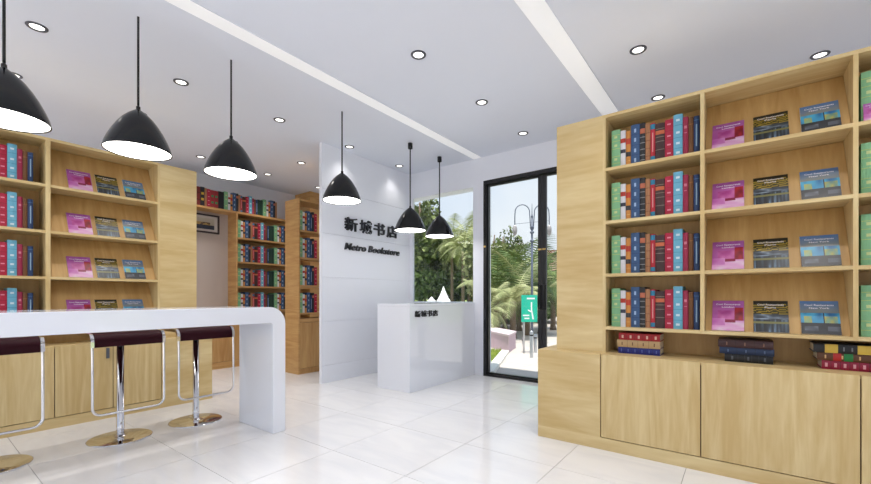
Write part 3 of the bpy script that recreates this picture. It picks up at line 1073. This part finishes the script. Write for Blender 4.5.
# lawn bed with kerb (seen through the lower left of the door)
k0, k1 = at(495.5, 6.0, GZ), at(508.5, 8.0, GZ)
kd = (k1 - k0).normalized(); kn = Vector((-1, 0, 0))
kA, kB = k0 - kd * ((k0.y - YB - .21) / kd.y), k1 + kd * .1
def strip(a, b, o0, o1, z0, z1):
    q = [a + kn * o0, b + kn * o0, b + kn * o1, a + kn * o1]
    return MB().prism([(p.x, p.y) for p in q], z0, z1, 'z')
struct('kerb', strip(kA, kB, 0, .16, GZ, GZ + .06).mesh('kerb', KERB, fix=True))
lawn = tag(link('lawn_bed', strip(kA, kB, .16, 1.9, GZ, GZ + .04).mesh('lawn_bed', GRASS, fix=True)), 'strip of short lawn inside the kerb outside the door', 'lawn', kind='structure')
gv, gf = [], []
for k in range(5000):
    p = kA + (kB - kA) * rnd.random() + kn * (.17 + rnd.random() * 1.7)
    a = rnd.random() * 6.28; h = .03 + rnd.random() * .05; w = .008
    s = len(gv)
    gv += [(p.x - w * math.cos(a), p.y - w * math.sin(a), GZ + .04), (p.x + w * math.cos(a), p.y + w * math.sin(a), GZ + .04), (p.x + rnd.uniform(-.02, .02), p.y + rnd.uniform(-.02, .02), GZ + .04 + h)]
    gf.append((s, s + 1, s + 2))
gm = bpy.data.meshes.new('grass_blades'); gm.from_pydata(gv, [], gf); gm.materials.append(leafmat('grass_blade', (120, 146, 50), (186, 190, 92)))
tag(link('grass_blades', gm), 'short yellow green grass growing inside the kerb', 'grass', kind='stuff')

# planter wall behind the lawn
w0, w1 = at(508.5, 8.15, GZ), at(476, 9.9, GZ)
dirw = (w1 - w0).normalized(); nw = (at(515, 8.9, GZ) - w0).normalized()
def wallprism(a, b, t, z0, z1):
    q = [a, b, b + nw * t, a + nw * t]
    return MB().prism([(p.x, p.y) for p in q], z0, z1, 'z')
pl = thing('planter', 'low pink planter wall behind the lawn outside the door', 'planter', (0, 0, 0))
link('wall', wallprism(w0, w1, .9, GZ, GZ + .33).mesh('wall', PLANT, fix=True), pl)
link('coping', wallprism(w0 - dirw * .03 - nw * .03, w1, .96, GZ + .33, GZ + .37).mesh('coping', plain('planter_coping', (206, 186, 190), .8), fix=True), pl)

# foliage
def leaves(name, n, rx, ry, rz, cz, size, mat, clumps=14, asp=.5):
    cs = []
    for k in range(clumps):
        while True:
            p = Vector((rnd.uniform(-1, 1), rnd.uniform(-1, 1), rnd.uniform(-1, 1)))
            if p.length < 1: break
        cs.append((p, .28 + .25 * rnd.random()))
    v, f = [], []
    for k in range(n):
        c, cr_ = rnd.choice(cs)
        d = Vector((rnd.gauss(0, 1), rnd.gauss(0, 1), rnd.gauss(0, 1))).normalized() * cr_ * (rnd.random() ** .4)
        p = c + d
        p = Vector((p.x * rx, p.y * ry, cz + p.z * rz))
        a = Vector((rnd.gauss(0, 1), rnd.gauss(0, 1), rnd.gauss(0, 1))).normalized()
        b = a.orthogonal().normalized()
        b = (Matrix.Rotation(rnd.random() * 6.28, 3, a) @ b)
        s = size * rnd.uniform(.6, 1.3)
        i = len(v)
        v += [tuple(p - a * s), tuple(p + b * s * asp), tuple(p + a * s), tuple(p - b * s * asp)]
        f.append((i, i + 1, i + 2, i + 3))
    me = bpy.data.meshes.new(name)
    me.from_pydata(v, [], f); me.materials.append(mat)
    return me


def tree(px, D_, top, spread, label, mat, n=2600, size=.16, low=.25, group='trees beyond the glass'):
    p = at(px, D_, GZ - .02)
    H = zrow(top, D_) - GZ
    t = thing('tree', label, 'tree', p, (0, 0, rnd.random() * 6), group)
    tr = MB().tube([(0, 0, 0), (.05, .03, H * .35), (-.04, .05, H * .65), (0, 0, H * .85)], .035 * H ** .8, 8, r_end=.01 * H)
    for k in range(4):
        a = k * 1.6 + rnd.random()
        tr.tube([(0, 0, H * .4), (math.cos(a) * spread * .4, math.sin(a) * spread * .4, H * .62), (math.cos(a) * spread * .6, math.sin(a) * spread * .6, H * .8)], .014 * H ** .8, 6, r_end=.005 * H)
    link('trunk', tr.mesh('trunk', BARK), t)
    fo = link('foliage', leaves('foliage', n, spread * .85, spread * .85, H * (1 - low) / 2 * .8, H * (low + (1 - low) / 2), size, mat, clumps=22), t)
    fo['kind'] = 'stuff'
    return t


def frond_mesh(L, droop, wleaf, n=22, up=1.0):
    """feather frond starting at the origin, growing along +x and up, arching down"""
    mb = MB()
    pts = []
    for k in range(9):
        t = k / 8
        pts.append(Vector((L * t * (1 - .15 * droop * t), 0, L * (up * t - (up * .4 + droop) * t * t))))
    mb.tube(pts, .014 * L, 5, r_end=.003 * L)
    for k in range(2, n + 2):
        t = k / (n + 2)
        i = min(7, int(t * 8)); u = t * 8 - i
        p = pts[i].lerp(pts[i + 1], u); d = (pts[i + 1] - pts[i]).normalized()
        ll = L * .36 * math.sin(math.pi * min(1, t * .85 + .12)) + .05 * L
        for sg in (-1, 1):
            side = (Vector((0, sg, 0)) * .8 + d * .6 + Vector((0, 0, -.35))).normalized()
            q = p + side * ll
            w = d * wleaf
            s = len(mb.v)
            mb.v += [tuple(p - w), tuple(p + w), tuple(q)]
            mb.f.append((s, s + 1, s + 2)); mb.mi.append(0); mb.sm.append(False)
    return mb


FRONDS = [frond_mesh(1.0, .5, .018, up=1.1), frond_mesh(1.0, .95, .018, up=.7), frond_mesh(1.0, .15, .016, up=1.9)]
FRM = [(f.mesh('frond', FR1), f.mesh('frond', FR2)) for f in FRONDS]


def palm(px, D_, crown, L, label, pale=False, upright=3, n=16, tr=.09):
    p = at(px, D_, GZ - .02)
    H = zrow(crown, D_) - GZ
    t = thing('palm_tree', label, 'palm tree', p, (0, 0, rnd.random() * 6), 'palm trees beyond the glass')
    prof_ = [(tr * 1.3, 0)]
    m = max(4, int(H / .16))
    for k in range(1, m + 1):
        prof_ += [(tr * (1.12 - .2 * k / m), H * (k - .3) / m), (tr * (.98 - .2 * k / m), H * k / m)]
    link('trunk', MB().lathe(prof_, 12, caps=True).mesh('trunk', BARK, fix=True), t)
    for k in range(n):
        a = 2.4 * k
        kind = 2 if k < upright else (0 if k < n * .6 else 1)
        f = link('frond', FRM[kind][1 if pale or k % 4 == 3 else 0], t, (0, 0, H - .03), (0, rnd.uniform(-.2, .1), a))
        s = L * rnd.uniform(.8, 1.1)
        f.scale = (s, s, s)
    return t


palm(497, 12.5, 292, 1.35, 'palm with upright fronds behind the pink planter', upright=6, n=18)
palm(527, 12.0, 288, 1.35, 'palm with tall fronds beside the lamp post', upright=7, n=18)
palm(513, 11.0, 300, 1.05, 'pale drooping palm behind the turquoise sign', pale=True, upright=1, n=16)
palm(488, 10.5, 312, .8, 'small palm growing in the planter by the door', pale=True, n=12)
palm(505, 14.0, 288, 1.4, 'palm with tall fronds between the planter palms', upright=6, n=18)
palm(519, 13.5, 300, 1.2, 'low pale palm beside the lamp post', pale=True, n=16)
palm(541, 12.5, 296, 1.2, 'palm behind the middle of the glass door', n=16)
palm(553, 14.0, 280, 1.2, 'palm standing in front of the white building', n=14)
for px, D_, top, sp, mat, lb in ((488, 20, 216, 1.3, L3, 'pale leafy tree rising behind the planter palms'),
                                 (504, 23, 226, 1.4, L1, 'mid green tree behind the planter palms'),
                                 (519, 24, 262, 1.5, L2, 'dark low tree behind the turquoise sign'),
                                 (538, 24, 266, 1.5, L1, 'low green tree behind the lamp post'),
                                 (496, 19, 240, 1.3, L1, 'mid green tree directly behind the planter'),
                                 (509, 17, 285, 1.2, L2, 'dark shrub between the palm trunks'),
                                 (494, 15, 306, 1.0, L2, 'dark shrub behind the planter wall'),
                                 (545, 18, 300, 1.0, L2, 'dark shrub before the pale building'),
                                 (530, 19, 292, 1.2, L2, 'dark shrub behind the steel bollards')):
    tree(px, D_, top, sp, lb, mat, low=.12, size=.13)
for px, D_, top, sp, mat, lb in ((420, 46, 184, 3.0, L1, 'tall slender tree beside the window edge'),
                                 (403, 50, 196, 3.4, L2, 'dark tall tree partly behind the partition'),
                                 (434, 52, 216, 3.0, L2, 'dark tree behind the white tents'),
                                 (447, 54, 230, 3.0, L3, 'pale tree above the white tents'),
                                 (459, 50, 226, 2.8, L1, 'green tree behind the tall palms'),
                                 (474, 52, 228, 3.0, L1, 'green tree at the window edge near the door'),
                                 (425, 44, 262, 2.6, L2, 'dark low shrub tree behind the tents'),
                                 (441, 48, 262, 3.0, L1, 'green low tree directly behind the tents'),
                                 (464, 46, 268, 3.0, L2, 'dark low tree between palm trunks')):
    tree(px, D_, top, sp, lb, mat, n=3600, size=.36, low=.1)
for px, D_, cr_, lb in ((452, 42, 244, 'tall palm standing beside the slim-peaked white tent'), (463, 40, 250, 'tall palm with drooping crown seen through the window'),
                        (469, 44, 240, 'tallest palm near the window edge')):
    palm(px, D_, cr_, 2.6, lb, pale=True, upright=3, n=20, tr=.16)

# tents
def tent(px, D_, peak, base, half, label):
    p = at(px, D_, GZ - .02)
    zp, zb_ = zrow(peak, D_), zrow(base, D_)
    t = thing('tent', label, 'tent', p, (0, 0, R(37)), 'white peaked tents')
    mb = MB()
    rings = 9; seg = 24
    for i in range(rings):
        k = i / (rings - 1)
        z = zp - GZ - (zp - zb_) * (1 - (1 - k) ** 2.2)
        for j in range(seg):
            a = 2 * math.pi * j / seg
            sq = 1 / max(abs(math.cos(a)), abs(math.sin(a)))
            mb.v.append((half * k * math.cos(a) * sq + .02 * math.cos(a), half * k * math.sin(a) * sq + .02 * math.sin(a), z))
    for i in range(rings - 1):
        for j in range(seg):
            j2 = (j + 1) % seg
            mb.quadface([i * seg + j, i * seg + j2, (i + 1) * seg + j2, (i + 1) * seg + j], 0, True)
    link('canopy', mb.mesh('canopy', TENT), t)
    for sx in (-1, 1):
        for sy in (-1, 1):
            link('pole', MB().tube([(sx * half * .97, sy * half * .97, 0), (sx * half * .97, sy * half * .97, zb_ - GZ)], .04, 8).mesh('pole', TENT), t)
tent(443.5, 38, 286, 306, 1.35, 'white tent with the tallest peak outside the window')
tent(431.5, 41, 296.5, 305, 1.5, 'low white tent behind the reception desk')
tent(449.5, 47, 290, 306, 1.3, 'white tent with a slim peak beside the tallest tent')

# lamp post with two curved arms
lp = at(532, 9.4, GZ)
zt = zrow(206, 9.4) - GZ
lampo = thing('street_lamp', 'grey double-armed lamp post with hanging globes outside the door', 'street lamp', lp, (0, 0, math.asin(SN)))
link('post', MB().tube([(0, 0, 0), (0, 0, zt * .5), (0, 0, zt - .28)], .032, 10, r_end=.022).mesh('post', LAMPP), lampo)
link('finial', MB().lathe([(.012, zt - .28), (.03, zt - .26), (.012, zt - .2), (.006, zt + .03), (.001, zt + .06)], 10).mesh('finial', LAMPP, fix=True), lampo)
for k in (.02, .14, .34):
    link('collar', MB().lathe([(.034, zt - .5 - k), (.05, zt - .49 - k), (.05, zt - .46 - k), (.034, zt - .45 - k)], 12).mesh('collar', LAMPP, fix=True), lampo)
for sg in (-1, 1):
    ar = [(sg * .03, 0, zt - .55), (sg * .05, 0, zt - .25)]
    for k in range(1, 10):
        a = math.pi * k / 10
        ar.append((sg * (.225 - .175 * math.cos(a)), 0, zt - .16 + .19 * math.sin(a)))
    ar += [(sg * .40, 0, zt - .25), (sg * .40, 0, zt - .46)]
    arm = link('arm', MB().tube(ar, .012, 8).mesh('arm', LAMPP), lampo)
    gl_ = MB().lathe([(.012, zt - .44), (.04, zt - .47), (.055, zt - .52), (.058, zt - .57), (.048, zt - .63), (.025, zt - .68), (.002, zt - .70)], 16, cx=sg * .40)
    link('globe', gl_.mesh('globe', plain('lamp_globe', (158, 152, 152), .2), fix=True), lampo)
link('cross_bar', MB().tube([(-.4, 0, zt - .42), (.4, 0, zt - .34)], .004, 6).mesh('cross_bar', LAMPP), lampo)

# turquoise direction sign
Ds = 8.1
sp = at(526.5, Ds, GZ)
zs0, zs1 = zrow(322, Ds) - GZ, zrow(295, Ds) - GZ
sgn = thing('direction_sign', 'turquoise direction sign with white arrow on a post', 'sign', sp, (0, 0, math.asin(SN)))
link('post', MB().tube([(-.05, .02, 0), (-.05, .02, zs1 - .05)], .02, 8).mesh('post', STEEL), sgn)
w_ = .32
brd = box_obj('board', sgn, -w_ * .33, w_ * .67, -.012, 0, zs0, zs1, SIGNG, .003)
hgt = zs1 - zs0
cx_ = w_ * .17
ar = MB()
ar.prism([(cx_ + .06, zs0 + .1 * hgt), (cx_ + .095, zs0 + .1 * hgt), (cx_ + .055, zs0 + .45 * hgt), (cx_ + .055, zs0 + .74 * hgt), (cx_ + .03, zs0 + .74 * hgt), (cx_ + .03, zs0 + .47 * hgt)], -.015, -.012, 'y')
ar.prism([(cx_ - .03, zs0 + .42 * hgt), (cx_ + .03, zs0 + .36 * hgt), (cx_ + .04, zs0 + .41 * hgt), (cx_ - .03, zs0 + .47 * hgt)], -.015, -.012, 'y')
link('arrow', ar.mesh('arrow', SIGNW, fix=True), brd)
for (x0, x1, z0, z1) in ((-.05, .13, .84, .90), (-.13, .02, .22, .27), (-.10, .02, .11, .16)):
    link('print_line', MB().box(cx_ + x0, cx_ + x1 - .02, -.0145, -.012, zs0 + z0 * hgt, zs0 + z1 * hgt).mesh('print_line', SIGNW), brd)

# bollards
for px, D_, top, lb in ((531.5, 7.5, 331, 'steel bollard nearest the glass door'), (535.5, 8.2, 334, 'steel bollard beside the direction sign'), (523.5, 9.6, 337, 'steel bollard behind the sign post')):
    b = at(px, D_, GZ)
    hh = zrow(top, D_) - GZ
    bo = thing('bollard', lb, 'bollard', b, (0, 0, 0), 'steel bollards outside the door')
    link('post', MB().lathe([(.032, 0), (.032, hh - .02), (.026, hh), (.001, hh)], 16).mesh('post', STEEL, fix=True), bo)
    link('cap', MB().lathe([(.034, hh - .09), (.035, hh - .085), (.035, hh - .07), (.034, hh - .065)], 16).mesh('cap', BLACKM, fix=True), bo)

# white building with red coping, beyond the palms
bb = at(566, 30, GZ)
bd = thing('building', 'pale building with red brown roof edge far behind the door', 'building', bb, (0, 0, math.asin(SN)))
bh = zrow(253, 30) - GZ
BW = plain('building_render', (226, 220, 216), .8)
box_obj('wall', bd, -1.4, 6, 0, 6, 0, bh, BW)
box_obj('roof_edge', bd, -1.5, 6.1, -.1, 6.1, bh, bh + .2, plain('roof_edge', (150, 84, 72), .8))
box_obj('pilaster', bd, -1.45, -.6, -.08, 0, 0, bh, plain('brick_pilaster', (206, 168, 150), .8))
GW = plain('dark_window', (120, 150, 168), .2)
for r_ in range(2):
    for c_ in range(4):
        wn_ = link('window', MB().box(-.2 + c_ * 1.4, .7 + c_ * 1.4, -.05, 0, .5 + r_ * 2.1, 1.9 + r_ * 2.1).mesh('window', SIGNW), bd)
        link('pane', MB().box(-.12 + c_ * 1.4, .62 + c_ * 1.4, -.06, -.05, .6 + r_ * 2.1, 1.8 + r_ * 2.1).mesh('pane', GW), wn_)
